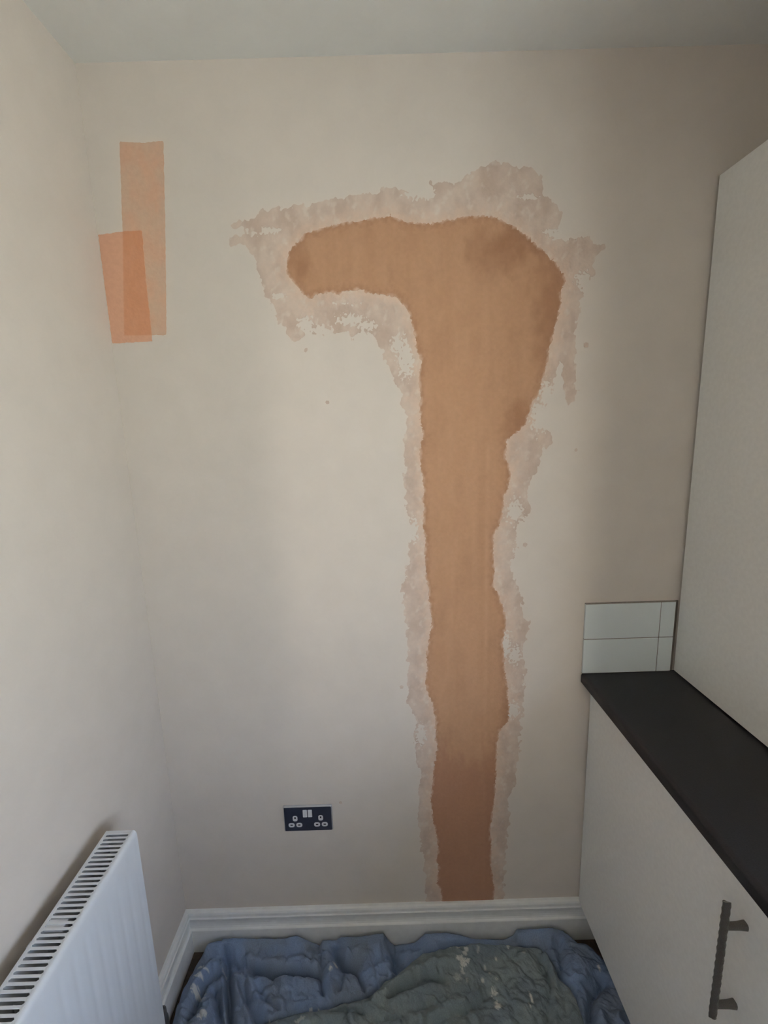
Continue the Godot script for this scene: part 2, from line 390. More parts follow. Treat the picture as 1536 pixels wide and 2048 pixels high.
	for b in [[692, 592, 30, 14], [610, 648, 16, 14], [640, 660, 22, 8], [702, 640, 26, 10], [735, 652, 20, 8], [812, 715, 16, 36], [795, 690, 12, 18], [1128, 470, 26, 7], [1100, 463, 14, 5], [1166, 560, 13, 18], [1058, 394, 16, 6],
			[1030, 1022, 14, 22], [1046, 1065, 12, 30], [1038, 1110, 10, 20], [1078, 832, 14, 30], [1092, 790, 10, 26], [556, 592, 15, 5], [540, 462, 22, 6], [838, 385, 26, 12], [1010, 1290, 10, 26], [1030, 1310, 10, 18], [1026, 1420, 12, 14], [842, 1470, 9, 20], [828, 1060, 8, 22]]:
		var c := on_wall(b[0], b[1]); var e := on_wall(b[0] + b[2], b[1] + b[3])
		bare.append([c, absf(e.x - c.x), absf(e.y - c.y)])
	var dabs := []
	for b in [[655, 805, 4.0], [681, 1605, 4.0], [803, 1374, 4.5], [612, 700, 4.0], [1152, 900, 3.5], [1050, 1090, 5.0], [470, 452, 6.0], [505, 445, 7.0], [1172, 690, 5.0]]:
		dabs.append([on_wall(b[0], b[1]), b[2] * 0.0012])
	var skim_field := func(p: Vector2) -> float:
		var d: float = in_skim.call(p)
		if d > 0.07: return d
		var f := d + 0.009 * rough.get_noise_2d(p.x * 28.0, p.y * 22.0) + 0.008 * fine.get_noise_2d(p.x * 55.0, p.y * 40.0) + 0.003 * fine.get_noise_2d(p.x * 150.0 + 9.0, p.y * 120.0)
		for b in bare:
			var q := Vector2((p.x - b[0].x) / b[1], (p.y - b[0].y) / b[2])
			var l := q.length()
			if l < 1.8: f = minf(f, (l - 1.0) * 0.012 + 0.016 * fine.get_noise_2d(p.x * 110.0, p.y * 95.0))
		for b in dabs:
			f = maxf(f, b[1] - p.distance_to(b[0]) + 0.003 * fine.get_noise_2d(p.x * 150.0, p.y * 150.0))
		return f
	var pink := rgb(208, 189, 174); var pale := rgb(219, 208, 195); var dull := rgb(193, 172, 157); var warm := rgb(215, 188, 168)
	var skim_tint := func(p: Vector2) -> Color:
		var dc: float = -in_core.call(p)
		var n := rough.get_noise_2d(p.x * 14.0 + 4.0, p.y * 9.0) + 0.3 * fine.get_noise_2d(p.x * 22.0, p.y * 16.0)
		var c := pink.lerp(dull, clampf(0.45 + n * 1.3, 0, 1))
		c = c.lerp(warm, clampf(0.75 - dc / 0.045 + 0.6 * fine.get_noise_2d(p.x * 40.0, p.y * 35.0 + 7.0), 0, 1) * 0.75)
		return c.lerp(pale, clampf((fine.get_noise_2d(p.x * 34.0 + 3.0, p.y * 26.0) - 0.25) * 3.0, 0, 1) * 0.5)
	var st := contour(lo, hi, 0.0028, skim_field, func(p: Vector2) -> Vector3: return Vector3(p.x, p.y, 0.0007), skim_tint, func(p: Vector2) -> Vector3: return Vector3(p.x, p.y, -0.0003))
	var o := done(st, "plaster_skim", M.vertex, wall); o.set_meta("label", "thin pinkish feathered plaster skim around the repair")
	var core_field := func(p: Vector2) -> float:
		var d: float = in_core.call(p)
		if d > 0.05: return d
		return d + 0.004 * rough.get_noise_2d(p.x * 35.0, p.y * 25.0) + 0.0055 * fine.get_noise_2d(p.x * 120.0, p.y * 110.0)
	var brown := rgb(180, 139, 108); var damp_and_shade := rgb(154, 112, 84); var light := rgb(190, 150, 119); var red := rgb(164, 118, 96)
	var patch := []
	for b in [[1035, 845, 32, 55], [1108, 600, 42, 170], [1060, 480, 60, 40], [1020, 1430, 18, 60], [1000, 500, 70, 50], [600, 530, 28, 45]]:  # damp marks; those on the right also paint in that side's shading
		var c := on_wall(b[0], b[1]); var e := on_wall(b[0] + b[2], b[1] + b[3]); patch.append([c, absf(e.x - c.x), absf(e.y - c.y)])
	var wet_line := on_wall(930, 1495).y; var trowel_top := on_wall(976, 880); var trowel_foot := on_wall(966, 1790)
	var core_tint := func(p: Vector2) -> Color:
		var d: float = in_core.call(p)
		var s := streak.get_noise_2d(p.x * 22.0, p.y * 1.4)
		var n := rough.get_noise_2d(p.x * 9.0, p.y * 6.0)
		var c := brown.lerp(light, clampf(0.3 + s * 0.14 + n * 0.7, 0, 1))
		c = c.lerp(damp_and_shade, clampf(0.05 - s * 0.14 + n * 0.5, 0, 0.5))
		c = c.lerp(damp_and_shade, clampf(0.85 - d / 0.020 + 0.7 * fine.get_noise_2d(p.x * 60.0, p.y * 45.0), 0, 1) * 0.55)
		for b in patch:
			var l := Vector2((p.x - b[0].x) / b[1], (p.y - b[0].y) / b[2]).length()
			c = c.lerp(damp_and_shade, clampf(1.15 - l + 0.5 * rough.get_noise_2d(p.x * 25.0, p.y * 18.0), 0, 1) * 0.8)
		var tl := trowel_top.lerp(trowel_foot, clampf((trowel_top.y - p.y) / (trowel_top.y - trowel_foot.y), 0, 1))
		if p.y < trowel_top.y: c = c.lerp(light, exp(-pow((p.x - tl.x) / 0.005, 2.0)) * clampf(0.45 + 0.6 * rough.get_noise_2d(3.0, p.y * 12.0), 0, 0.8))
		var w := wet_line + 0.03 + 0.10 * rough.get_noise_2d(p.x * 18.0, p.y * 5.0) + 0.05 * fine.get_noise_2d(p.x * 45.0, p.y * 25.0)
		c = c.lerp(red, clampf((w - p.y) / 0.10, 0, 1) * 0.6)
		# thinly smeared plaster along the ragged border
		return c.lerp(warm, clampf(0.75 - d / 0.006 + 1.3 * fine.get_noise_2d(p.x * 50.0 + 5.0, p.y * 38.0), 0, 1) * 0.6)
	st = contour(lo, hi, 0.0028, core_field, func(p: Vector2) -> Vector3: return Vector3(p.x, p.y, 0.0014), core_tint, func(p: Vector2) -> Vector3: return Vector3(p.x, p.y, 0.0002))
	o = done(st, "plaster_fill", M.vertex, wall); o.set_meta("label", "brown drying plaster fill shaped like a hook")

func build_swatches() -> void:
	var wall := get_node("wall_back")
	var tall := PackedVector2Array(); var low := PackedVector2Array()
	for q in [[239, 283], [283, 286], [327, 282], [331, 480], [333, 670], [249, 671], [246, 480]]: tall.append(on_wall(q[0], q[1]))
	for q in [[200, 470], [250, 463], [284, 461], [293, 570], [305, 683], [222, 687]]:
		var p := on_wall(q[0], q[1]); p.x = maxf(p.x, 0.0012); low.append(p)
	low[0].x = 0.0012
	var orange := rgb(208, 168, 142); var pale := rgb(203, 172, 148); var over := rgb(204, 144, 108); var coat := rgb(212, 162, 134)
	var wob := func(p: Vector2) -> float: return 0.0016 * fine.get_noise_2d(p.x * 90.0, p.y * 60.0)
	var st := contour(Vector2(0, 1.8), Vector2(0.24, 2.32), 0.004, func(p: Vector2) -> float: return poly_distance(p, tall) + wob.call(p),
		func(p: Vector2) -> Vector3: return Vector3(p.x, p.y, 0.0004),
		func(p: Vector2) -> Color: return orange.lerp(pale, clampf(0.5 + 1.2 * rough.get_noise_2d(p.x * 20.0, p.y * 12.0), 0, 1)), func(p: Vector2) -> Vector3: return Vector3(p.x, p.y, -0.0002))
	var o := done(st, "paint_swatch", M.vertex, wall); o.set_meta("label", "tall faint terracotta test strip of paint")
	st = contour(Vector2(0.0006, 1.78), Vector2(0.2, 2.15), 0.002, func(p: Vector2) -> float: return minf(poly_distance(p, low) + wob.call(p), p.x - 0.001),
		func(p: Vector2) -> Vector3: return Vector3(p.x, p.y, 0.0008),
		func(p: Vector2) -> Color:
			var n := 0.2 * rough.get_noise_2d(p.x * 25.0, p.y * 14.0)
			return coat.lerp(over, clampf(poly_distance(p, tall) * 400.0 + 0.5 + n, 0, 1)).lerp(coat, clampf(0.1 + n, 0, 1)),
		func(p: Vector2) -> Vector3: return Vector3(p.x, p.y, 0.0002))
	o = done(st, "paint_swatch", M.vertex, wall); o.set_meta("label", "shorter stronger orange test strip of paint in the corner")

# ---------- kitchen units ----------
func build_base_units() -> void:
	var ends := [0.004, 0.72, 1.27, 1.82]
	for k in 3:
		var u := thing("base_cabinet" if k == 0 else "base_cabinet_%03d" % k, ["off-white base cabinet next to the patched wall, with a textured bar handle", "off-white base cabinet under the window, second from the patched wall", "off-white base cabinet under the window, third from the patched wall"][k], "cabinet", Vector3(DOOR_X, 0, ends[k]))
		u.set_meta("group", "base cabinets under the dark worktop")
		var w: float = ends[k + 1] - ends[k] - 0.003
		var st := mesh_start(); box(st, Vector3(0.020, 0.135, 0), Vector3(RIGHT - DOOR_X - 0.003, WORKTOP_Y - 0.0308, w)); done(st, "carcass", M.carcass, u)
		st = mesh_start(); box(st, Vector3(0.085, 0.0, 0), Vector3(0.10, 0.135, w)); done(st, "plinth", M.carcass, u)
		st = mesh_start(); bevel(st, Vector3(0, 0.1336, 0.001), Vector3(0.018, WORKTOP_Y - 0.036, w), 0.0012)
		var d := done(st, "door", M.unit, u)
		handle(d, 0.5725 if k == 0 else w - 0.05)
func handle(d: Node3D, z: float) -> void:
	# hammered bar standing off the door on two flared feet
	var h := Node3D.new(); h.name = "handle"; d.add_child(h, true); h.position = Vector3(0, 0, z)
	var st := SurfaceTool.new(); st.begin(Mesh.PRIMITIVE_TRIANGLES); st.set_smooth_group(0)
	var n := 60; var y0 := 0.594; var y1 := 0.834
	var ring := disc_profile(1, 1, 16)
	var at := func(p: Vector2, k: int) -> Vector3:
		var t := float(k) / n; var y := lerpf(y0, y1, t)
		var g := 1.0 + 0.09 * sin(t * 95.0 + atan2(p.y, p.x) * 2.0) + 0.10 * rough.get_noise_3d(p.x * 2.0, y * 160.0, p.y * 2.0)
		if k == 0 or k == n: g *= 0.88
		return Vector3(-0.036 + p.x * 0.0052 * g, y + 0.005 * p.y * (1.0 if k == 0 or k == n else 0.0), p.y * 0.0064 * g)
	sweep(st, ring, at, n, true, true)
	var b := done(st, "handle_bar", M.metal, h, true)
	b.set_meta("label", "pewter coloured textured bar")
	for y in [0.622, 0.786]:
		st = mesh_start()
		var foot := round_rect(1, 1, 0.35, 3)
		sweep(st, foot, func(p: Vector2, k: int) -> Vector3:
			var r: float = [0.0135, 0.0110, 0.0098][k]
			return Vector3([-0.0003, -0.012, -0.033][k], y + p.y * r, p.x * r), 2, true, true)
		done(st, "handle_foot", M.metal, h)

func build_worktop() -> void:
	var t := thing("worktop", "long dark charcoal worktop with a rounded front edge over the base cabinets", "worktop", Vector3(WORKTOP_X, WORKTOP_Y, 0.001))
	var p := PackedVector2Array([Vector2(RIGHT - WORKTOP_X - 0.001, -0.0305), Vector2(0.010, -0.0305)])
	for i in 4: p.append(Vector2(0.004, -0.0265) + Vector2.from_angle(-PI * 0.5 - PI * 0.5 * i / 3.0) * 0.004)
	for i in 8: p.append(Vector2(0.009, -0.009) + Vector2.from_angle(PI - PI * 0.5 * i / 7.0) * 0.009)
	p.append(Vector2(RIGHT - WORKTOP_X - 0.001, 0))
	var st := SurfaceTool.new(); st.begin(Mesh.PRIMITIVE_TRIANGLES); st.set_smooth_group(-1)
	sweep(st, p, func(q: Vector2, k: int) -> Vector3: return Vector3(q.x, q.y, 1.82 * k), 1, true, true)
	done(st, "slab", M.worktop, t)

func build_wall_unit() -> void:
	var u := thing("dresser_cabinet", "tall off-white dresser cabinet standing on the dark worktop against the patched wall", "cabinet", Vector3(UNIT_X, WORKTOP_Y, 0.0085))
	var h := UNIT_TOP - WORKTOP_Y; var d := RIGHT - UNIT_X - 0.002; var w := UNIT_END - 0.0085
	var st := mesh_start(); box(st, Vector3(0.020, 0.0005, 0.002), Vector3(d, h - 0.001, w)); done(st, "carcass", M.carcass, u)
	st = mesh_start(); bevel(st, Vector3(0, 0.004, 0), Vector3(0.018, h, w), 0.001); done(st, "door", M.unit, u)

func build_tiles() -> void:
	var t := thing("tile_splashback", "two rows of glossy white tiles above the dark worktop", "splashback", Vector3(WORKTOP_X, WORKTOP_Y + 0.0006, 0.0002))
	var st := mesh_start(); box(st, Vector3(0.001, 0, 0), Vector3(0.2475, 0.2075, 0.0062)); done(st, "grout", M.grout, t)
	for row in 2:
		for col in 2:
			var a := Vector3([0.0, 0.2095][col], [0.001, 0.1045][row], 0.0005); var b := Vector3([0.2075, 0.2485][col], [0.1022, 0.2065][row], 0.0078)
			st = mesh_start(); bevel(st, a, b, 0.0010); done(st, "tile", M.tile, t)
	st = mesh_start(); box(st, Vector3(0.0, 0.2068, 0), Vector3(0.2485, 0.2088, 0.0080)); done(st, "edge_trim", M.grout, t)
	st = mesh_start(); box(st, Vector3(0.2488, 0.0, 0), Vector3(0.2570, 0.2088, 0.0030)); done(st, "gap_shade", M.gap_shade, t)  # dark strip painting the shadow of the open gap beside the cabinet

# ---------- radiator ----------
func build_radiator() -> void:
	var z0 := 0.3347; var long := 1.062; var top := 0.7677; var deep := 0.061
	var r := thing("radiator", "white panel radiator with a slotted top grille on the left wall", "radiator", Vector3(0.035, top, z0))
	var st: SurfaceTool
	# fluted front panel with rolled top
	st = SurfaceTool.new(); st.begin(Mesh.PRIMITIVE_TRIANGLES); st.set_smooth_group(0)
	var prof := PackedVector2Array([Vector2(0.0560, -0.0030), Vector2(0.0562, -0.0008), Vector2(0.0578, -0.0001), Vector2(0.0600, -0.0006), Vector2(0.0622, -0.0020), Vector2(0.0640, -0.0044), Vector2(0.0651, -0.0075), Vector2(0.0656, -0.0115), Vector2(0.0658, -0.020), Vector2(0.0658, -0.045), Vector2(0.0658, -0.30), Vector2(0.0658, -0.555), Vector2(0.064, -0.585), Vector2(0.060, -0.6), Vector2(0.045, -0.6)])
	var n := 320
	sweep(st, prof, func(p: Vector2, k: int) -> Vector3:
		var z := long * k / n
		var f := 0.5 - 0.5 * cos(TAU * z / 0.0333)
		var amt := smoothstep(-0.018, -0.05, p.y) * (1.0 - smoothstep(-0.54, -0.575, p.y)) * smoothstep(0.0, 0.02, z) * smoothstep(0.0, 0.02, long - z)
		return Vector3(p.x - 0.0010 * pow(f, 3.0) * amt, p.y, z), n, false, false)
	done(st, "front_panel", M.radiator, r, true)
	st = mesh_start(); box(st, Vector3(0.0005, -0.6, 0.002), Vector3(0.003, -0.004, long - 0.002)); done(st, "back_panel", M.radiator, r)
	for k in 2:
		st = mesh_start(); var z := 0.0 if k == 0 else long - 0.0022
		bevel(st, Vector3(0, -0.597, z), Vector3(0.0610, -0.0003, z + 0.0022), 0.0008); done(st, "side_panel", M.radiator, r)
	# convector fins inside
	st = mesh_start()
	for k in 40:
		var z := 0.012 + (long - 0.024) * k / 40.0
		quad(st, Vector3(0.004, -0.05, z), Vector3(0.004, -0.55, z), Vector3(0.050, -0.55, z + 0.012), Vector3(0.050, -0.05, z + 0.012))
		quad(st, Vector3(0.050, -0.05, z + 0.012), Vector3(0.050, -0.55, z + 0.012), Vector3(0.004, -0.55, z + 0.025), Vector3(0.004, -0.05, z + 0.025))
	var fins := done(st, "convector_fins", M.radiator, r); fins.set_meta("kind", "stuff")
	# grille: two rails, end plate and slats 10 mm apart
	st = mesh_start()
	bevel(st, Vector3(0.0002, -0.010, 0.0), Vector3(0.0068, 0.0, long), 0.0006)
	done(st, "grille_rail", M.radiator, r)
	st = mesh_start(); bevel(st, Vector3(0.0548, -0.006, 0.0), Vector3(0.0590, 0.0, long), 0.0008); done(st, "grille_rail", M.radiator, r)
	var first: MeshInstance3D
	var count := 104
	for k in count:
		var z := 0.0075 + 0.0100 * k
		if k == 0:
			st = mesh_start(); bevel(st, Vector3(0.0066, -0.0012, -0.0024), Vector3(0.0550, -0.0002, 0.0024), 0.0003)
			# rounded slot ends
			for sx in [0.0066, 0.0550]:
				var dirx := 1.0 if sx < 0.02 else -1.0
				for sz in [-1.0, 1.0]:
					for y in [-0.0003, -0.0012]:
						st.add_vertex(Vector3(sx, y, 0.0022 * sz)); st.add_vertex(Vector3(sx + dirx * 0.0022, y, 0.0022 * sz)); st.add_vertex(Vector3(sx, y, 0.0046 * sz))
			first = done(st, "grille_slat", M.radiator, r); first.position = Vector3(0, 0, z)
		else: again(first, "grille_slat", r, Vector3(0, 0, z))
	st = mesh_start(); bevel(st, Vector3(0.0066, -0.0012, 0.0), Vector3(0.0550, -0.0002, 0.0052), 0.0003); done(st, "grille_end", M.radiator, r)
	# hanging bracket showing through the grille
	for z in [0.188, 0.86]:
		st = mesh_start(); bevel(st, Vector3(0.006, -0.010, z - 0.009), Vector3(0.040, -0.0022, z + 0.009), 0.001)
		done(st, "wall_bracket", M.radiator, r)
		st = mesh_start(); box(st, Vector3(-0.0345, -0.06, z - 0.006), Vector3(0.002, -0.045, z + 0.006)); done(st, "bracket_arm", M.radiator, r)
	# valve and tail pipe at the foot
	st = SurfaceTool.new(); st.begin(Mesh.PRIMITIVE_TRIANGLES); st.set_smooth_group(0)
	sweep(st, disc_profile(1, 1, 14), func(p: Vector2, k: int) -> Vector3:
		var y: float = [-0.666, -0.664, -0.640, -0.637, -0.600, -0.594, -0.575, -0.572][k]; var q: float = [0.006, 0.010, 0.010, 0.0135, 0.0135, 0.011, 0.011, 0.007][k]
		return Vector3(0.030 + p.x * q, y, -0.048 + p.y * q), 7, true, true)
	var v := done(st, "valve", M.valve, r, true)
	v.set_meta("label", "small grey radiator valve")
	st = mesh_start(); sweep(st, disc_profile(0.007, 0.007, 10), func(p: Vector2, k: int) -> Vector3: return Vector3(0.030 + p.x, -0.612 + p.y, [-0.046, 0.004][k]), 1, true, true); done(st, "valve_union", M.valve, v)
	st = mesh_start(); sweep(st, disc_profile(0.0075, 0.0075, 12), func(p: Vector2, k: int) -> Vector3: return Vector3([-0.018, 0.028][k], -0.650 + p.x, -0.048 + p.y), 1, true, true); done(st, "pipe", M.radiator, v)

# ---------- double wall socket ----------
func build_socket() -> void:
	var s := thing("wall_socket", "double dark metal wall socket with white switches low on the patched wall", "socket", Vector3(0.3312, 0.4204, 0.0))
	var w := 0.146; var h := 0.086
	var st := mesh_start()
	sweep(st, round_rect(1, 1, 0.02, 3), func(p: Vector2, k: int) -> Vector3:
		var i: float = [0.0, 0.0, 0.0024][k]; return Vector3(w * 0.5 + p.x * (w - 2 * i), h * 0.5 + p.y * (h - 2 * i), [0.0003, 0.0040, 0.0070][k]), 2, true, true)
	done(st, "plate_edge", M.edge_glint, s)
	st = mesh_start()
	sweep(st, round_rect(1, 1, 0.02, 3), func(p: Vector2, k: int) -> Vector3:
		var i: float = [0.0024, 0.0026][k]; return Vector3(w * 0.5 + p.x * (w - 2 * i), h * 0.5 + p.y * (h - 2 * i), [0.0066, 0.0073][k]), 1, true, true)
	done(st, "face_plate", M.nickel, s)
	for cx in [0.4435, 0.546]:
		st = mesh_start(); var c := Vector3(w * cx, h * 0.722, 0)
		bevel(st, c + Vector3(-0.0063, -0.0125, 0.006), c + Vector3(0.0063, 0.0125, 0.0092), 0.0012); done(st, "rocker_switch", M.insert, s)
	for side in 2:
		var ex: float = [0.236, 0.761][side]
		insert(s, Vector3(w * ex, h * 0.53, 0.0066), 0.0142, 0.0185, 0.0055, 0.0046, 0.0062, 0.002)
		for k in 2:
			insert(s, Vector3(w * (ex + [-0.081, 0.077][k]), h * 0.268, 0.0066), 0.0182, 0.0148, 0.0062, 0.0072, 0.0040, 0.0)
func insert(s: Node3D, c: Vector3, w: float, h: float, r: float, hw: float, hh: float, up: float) -> void:
	var st := mesh_start()
	sweep(st, round_rect(w, h, r, 4), func(p: Vector2, k: int) -> Vector3: return c + Vector3(p.x, p.y, [0.0, 0.0009][k]), 1, true, true)
	var o := done(st, "pin_insert", M.insert, s)
	st = mesh_start(); box(st, c + Vector3(-hw * 0.5, -hh * 0.5 + up, 0.0005), c + Vector3(hw * 0.5, hh * 0.5 + up, 0.0010)); done(st, "pin_hole", M.hole, o)

# ---------- crumpled dust sheet ----------
var ridges := []
var top_ridges := []
var crest := PackedVector2Array()
func fold(list: Array, y: float, amp: float, near_w: float, far_w: float, px: Array) -> void:
	var p := PackedVector2Array(); var lo := Vector2(9, 9); var hi := Vector2(-9, -9)
	for i in range(0, px.size(), 2):
		var q := on_level(px[i], px[i + 1], y); p.append(q); lo = lo.min(q); hi = hi.max(q)
	var g := maxf(near_w, far_w) * 2.6
	list.append({"p": p, "a": amp, "w0": near_w, "w1": far_w, "lo": lo - Vector2(g, g), "hi": hi + Vector2(g, g)})
func folds_at(list: Array, p: Vector2) -> float:
	var h := 0.0
	for f in list:
		if p.x < f.lo.x or p.y < f.lo.y or p.x > f.hi.x or p.y > f.hi.y: continue
		var best := 1e9; var side := 1.0; var along := 0.0; var pts: PackedVector2Array = f.p; var n := pts.size()
		for i in n - 1:
			var a := pts[i]; var ab := pts[i + 1] - a
			var t := clampf((p - a).dot(ab) / ab.length_squared(), 0, 1); var d := p.distance_squared_to(a + ab * t)
			if d < best: best = d; side = signf(ab.cross(p - a)); along = (i + t) / (n - 1)
		var w: float = f.w0 if side > 0 else f.w1
		var x := sqrt(best) / w
		var taper := smoothstep(0.0, 0.12, along + 0.04) * smoothstep(0.0, 0.12, 1.04 - along)
		h += (f.a * exp(-x * x) if f.a > 0 else 1.5 * f.a * exp(-pow(x, 1.5))) * taper
	return h
func crest_at(x: float) -> float:
	if x <= crest[0].x: return crest[0].y
	for i in crest.size() - 1:
		if x < crest[i + 1].x: return lerpf(crest[i].y, crest[i + 1].y, (x - crest[i].x) / (crest[i + 1].x - crest[i].x))
	return crest[-1].y
func wrinkle(p: Vector2) -> float:
	var q := p + Vector2(rough.get_noise_2d(p.x * 9.0, p.y * 9.0), rough.get_noise_2d(p.x * 9.0 + 31.0, p.y * 9.0)) * 0.03
	var a := minf(absf(rough.get_noise_2d(q.x * 10.0, q.y * 15.0)) * 3.2, 1.0)
	var b := minf(absf(rough.get_noise_2d(q.x * 26.0 + 8.0, q.y * 30.0)) * 3.2, 1.0)
	var c := minf((cells.get_noise_2d(q.x * 17.0, q.y * 24.0) + 1.0) * 1.5, 1.0)
	return 0.006 * sqrt(a) + 0.004 * sqrt(b) + 0.013 * c - 0.013
func lower_height(p: Vector2) -> float:
	var c := crest_at(p.x)
	var h := 0.050 + folds_at(ridges, p) + wrinkle(p)
	var k := smoothstep(0.075, 0.042, p.y)
	h = lerpf(h, c + 0.3 * wrinkle(p), k)
	h *= lerpf(0.55, 1.0, smoothstep(0.020, 0.034, p.y))
	return maxf(h, 0.004)
func build_sheet() -> void:
	var s := thing("dust_sheet", "crumpled blue-grey cotton dust sheet spotted with white paint, spread over the floor", "dust sheet")
	for q in [[396, 1912], [412, 1890], [440, 1885], [480, 1884], [530, 1886], [560, 1886], [590, 1880], [605, 1884], [618, 1893], [638, 1900], [644, 1888], [664, 1891], [672, 1890], [682, 1884], [720, 1881], [767, 1874], [780, 1893], [790, 1905], [812, 1900], [830, 1896], [850, 1876], [895, 1872], [922, 1879], [945, 1887], [1010, 1889], [1030, 1880], [1036, 1868], [1110, 1864], [1142, 1873], [1165, 1889], [1180, 1894], [1200, 1925]]:
		crest.append(height_at_depth(q[0], q[1], 0.045))
	var R := ridges
	fold(R, 0.03, -0.040, 0.006, 0.009, [447, 1906, 455, 1924, 453, 1943, 456, 1973, 458, 1996, 461, 2048, 466, 2090])
	fold(R, 0.035, -0.034, 0.010, 0.005, [500, 1940, 525, 1946, 544, 1952, 567, 1948, 591, 1945, 620, 1947, 642, 1951])
	fold(R, 0.06, 0.014, 0.02, 0.02, [480, 1915, 530, 1925, 580, 1922, 630, 1925])
	fold(R, 0.045, -0.012, 0.012, 0.012, [458, 1918, 475, 1931, 490, 1932, 505, 1940])
	fold(R, 0.045, -0.018, 0.010, 0.008, [478, 1970, 496, 2004, 505, 2024, 520, 2048, 530, 2070])
	fold(R, 0.045, -0.012, 0.006, 0.006, [515, 1975, 533, 1998, 546, 2010, 561, 2022])
	fold(R, 0.055, 0.012, 0.010, 0.010, [466, 1945, 480, 1985, 492, 2020, 505, 2060])
	fold(R, 0.055, 0.010, 0.009, 0.009, [490, 1950, 508, 1985, 530, 2015, 545, 2045])
	fold(R, 0.04, -0.024, 0.012, 0.010, [446, 1943, 427, 1952, 411, 1965, 400, 1988, 385, 2020, 378, 2040])
	fold(R, 0.04, -0.022, 0.008, 0.008, [425, 1970, 433, 1996, 438, 2027, 441, 2048, 444, 2090])
	fold(R, 0.05, 0.014, 0.012, 0.012, [440, 1925, 410, 1940, 390, 1970, 372, 2010])
	fold(R, 0.05, 0.012, 0.014, 0.014, [400, 2030, 420, 2015, 435, 2060])
	fold(R, 0.05, 0.010, 0.006, 0.006, [447, 1950, 446, 1985, 449, 2030, 452, 2070])
	fold(R, 0.05, -0.016, 0.006, 0.004, [642, 1907, 641, 1935, 642, 1959, 646, 1992])
	fold(R, 0.055, 0.016, 0.012, 0.014, [652, 1900, 658, 1935, 662, 1985])
	fold(R, 0.04, -0.036, 0.009, 0.012, [660, 1890, 673, 1910, 683, 1929, 697, 1934, 716, 1942])
	fold(R, 0.04, -0.018, 0.005, 0.005, [686, 1940, 684, 1959, 679, 1985])
	fold(R, 0.04, -0.018, 0.006, 0.006, [714, 1946, 720, 1962, 730, 1982])
	fold(R, 0.04, -0.010, 0.004, 0.004, [751, 1950, 754, 1962, 758, 1976])
	fold(R, 0.06, 0.018, 0.020, 0.020, [690, 1900, 730, 1905, 765, 1895])
	fold(R, 0.055, 0.012, 0.014, 0.012, [735, 1925, 750, 1950, 765, 1965])
	fold(R, 0.03, -0.040, 0.010, 0.014, [774, 1885, 785, 1908, 791, 1925, 793, 1950])
	fold(R, 0.04, -0.030, 0.012, 0.012, [1213, 1957, 1186, 1985, 1181, 2006, 1180, 2048, 1180, 2090])
	fold(R, 0.05, -0.014, 0.010, 0.010, [1118, 1879, 1119, 1906, 1127, 1940])
	fold(R, 0.065, 0.026, 0.035, 0.035, [1150, 1905, 1160, 1940, 1165, 1960])
	fold(R, 0.055, 0.016, 0.015, 0.015, [1200, 2020, 1215, 2060])
	fold(R, 0.04, -0.02, 0.012, 0.012, [540, 2062, 640, 2030, 690, 2012, 740, 1998, 775, 1970])
	var T := top_ridges
	fold(T, 0.055, -0.014, 0.009, 0.007, [772, 2000, 795, 1977, 820, 1967, 836, 1958, 859, 1951, 875, 1954, 895, 1966])
	fold(T, 0.06, 0.012, 0.010, 0.010, [740, 2004, 780, 1975, 820, 1945, 860, 1925, 900, 1920])
	fold(T, 0.055, -0.012, 0.012, 0.008, [850, 2060, 868, 2046, 898, 2029, 929, 2020, 955, 2008, 980, 1985])
	fold(T, 0.06, 0.010, 0.014, 0.014, [840, 2045, 880, 2018, 930, 2002, 965, 1985])
	fold(T, 0.055, -0.010, 0.008, 0.010, [1094, 2060, 1096, 2010, 1102, 1970, 1092, 1930, 1075, 1912])
	fold(T, 0.06, 0.010, 0.010, 0.008, [1112, 2060, 1112, 2005, 1110, 1965, 1100, 1925, 1085, 1908])
	fold(T, 0.05, -0.010, 0.006, 0.006, [655, 2026, 690, 2022, 730, 2024])
	fold(T, 0.055, 0.010, 0.014, 0.014, [600, 2050, 650, 2042, 700, 2046])
	fold(T, 0.055, -0.007, 0.012, 0.012, [745, 2048, 790, 2030, 840, 2012, 875, 2006])
	# outline of the upper fold, then of the whole sheet
	var upper := PackedVector2Array()
	for q in [[440, 2085], [500, 2056], [542, 2044], [575, 2033], [607, 2024], [647, 2020], [670, 2013], [689, 2007], [709, 2003], [736, 1995], [750, 1984], [769, 1966], [795, 1949], [819, 1928], [845, 1907], [882, 1899], [907, 1893], [939, 1889], [961, 1888], [1007, 1889], [1028, 1892], [1066, 1895], [1085, 1901], [1097, 1914], [1111, 1938], [1119, 1960], [1139, 1977], [1150, 1993], [1160, 2020], [1169, 2048], [1176, 2080]]:
		upper.append(on_level(q[0], q[1], 0.052))
	upper.append(Vector2(1.13, 0.42)); upper.append(Vector2(1.05, 0.66)); upper.append(Vector2(0.62, 0.74)); upper.append(Vector2(0.30, 0.62)); upper.append(Vector2(0.22, 0.42))
	var whole := PackedVector2Array()
	for q in [[344, 2060], [343, 2048], [354, 2006], [372, 1966], [390, 1930], [408, 1900]]: whole.append(on_level(q[0], q[1], 0.03))
	for q in [Vector2(0.07, 0.0215), Vector2(1.19, 0.0215), Vector2(1.236, 0.045), Vector2(1.275, 0.09), Vector2(1.295, 0.16), Vector2(1.30, 0.3), Vector2(1.29, 0.7), Vector2(1.1, 0.86), Vector2(0.6, 0.9), Vector2(0.2, 0.84), Vector2(0.06, 0.6)]: whole.append(q)
	# paint spots: pixel, half size in pixels, strength
	var spots := []
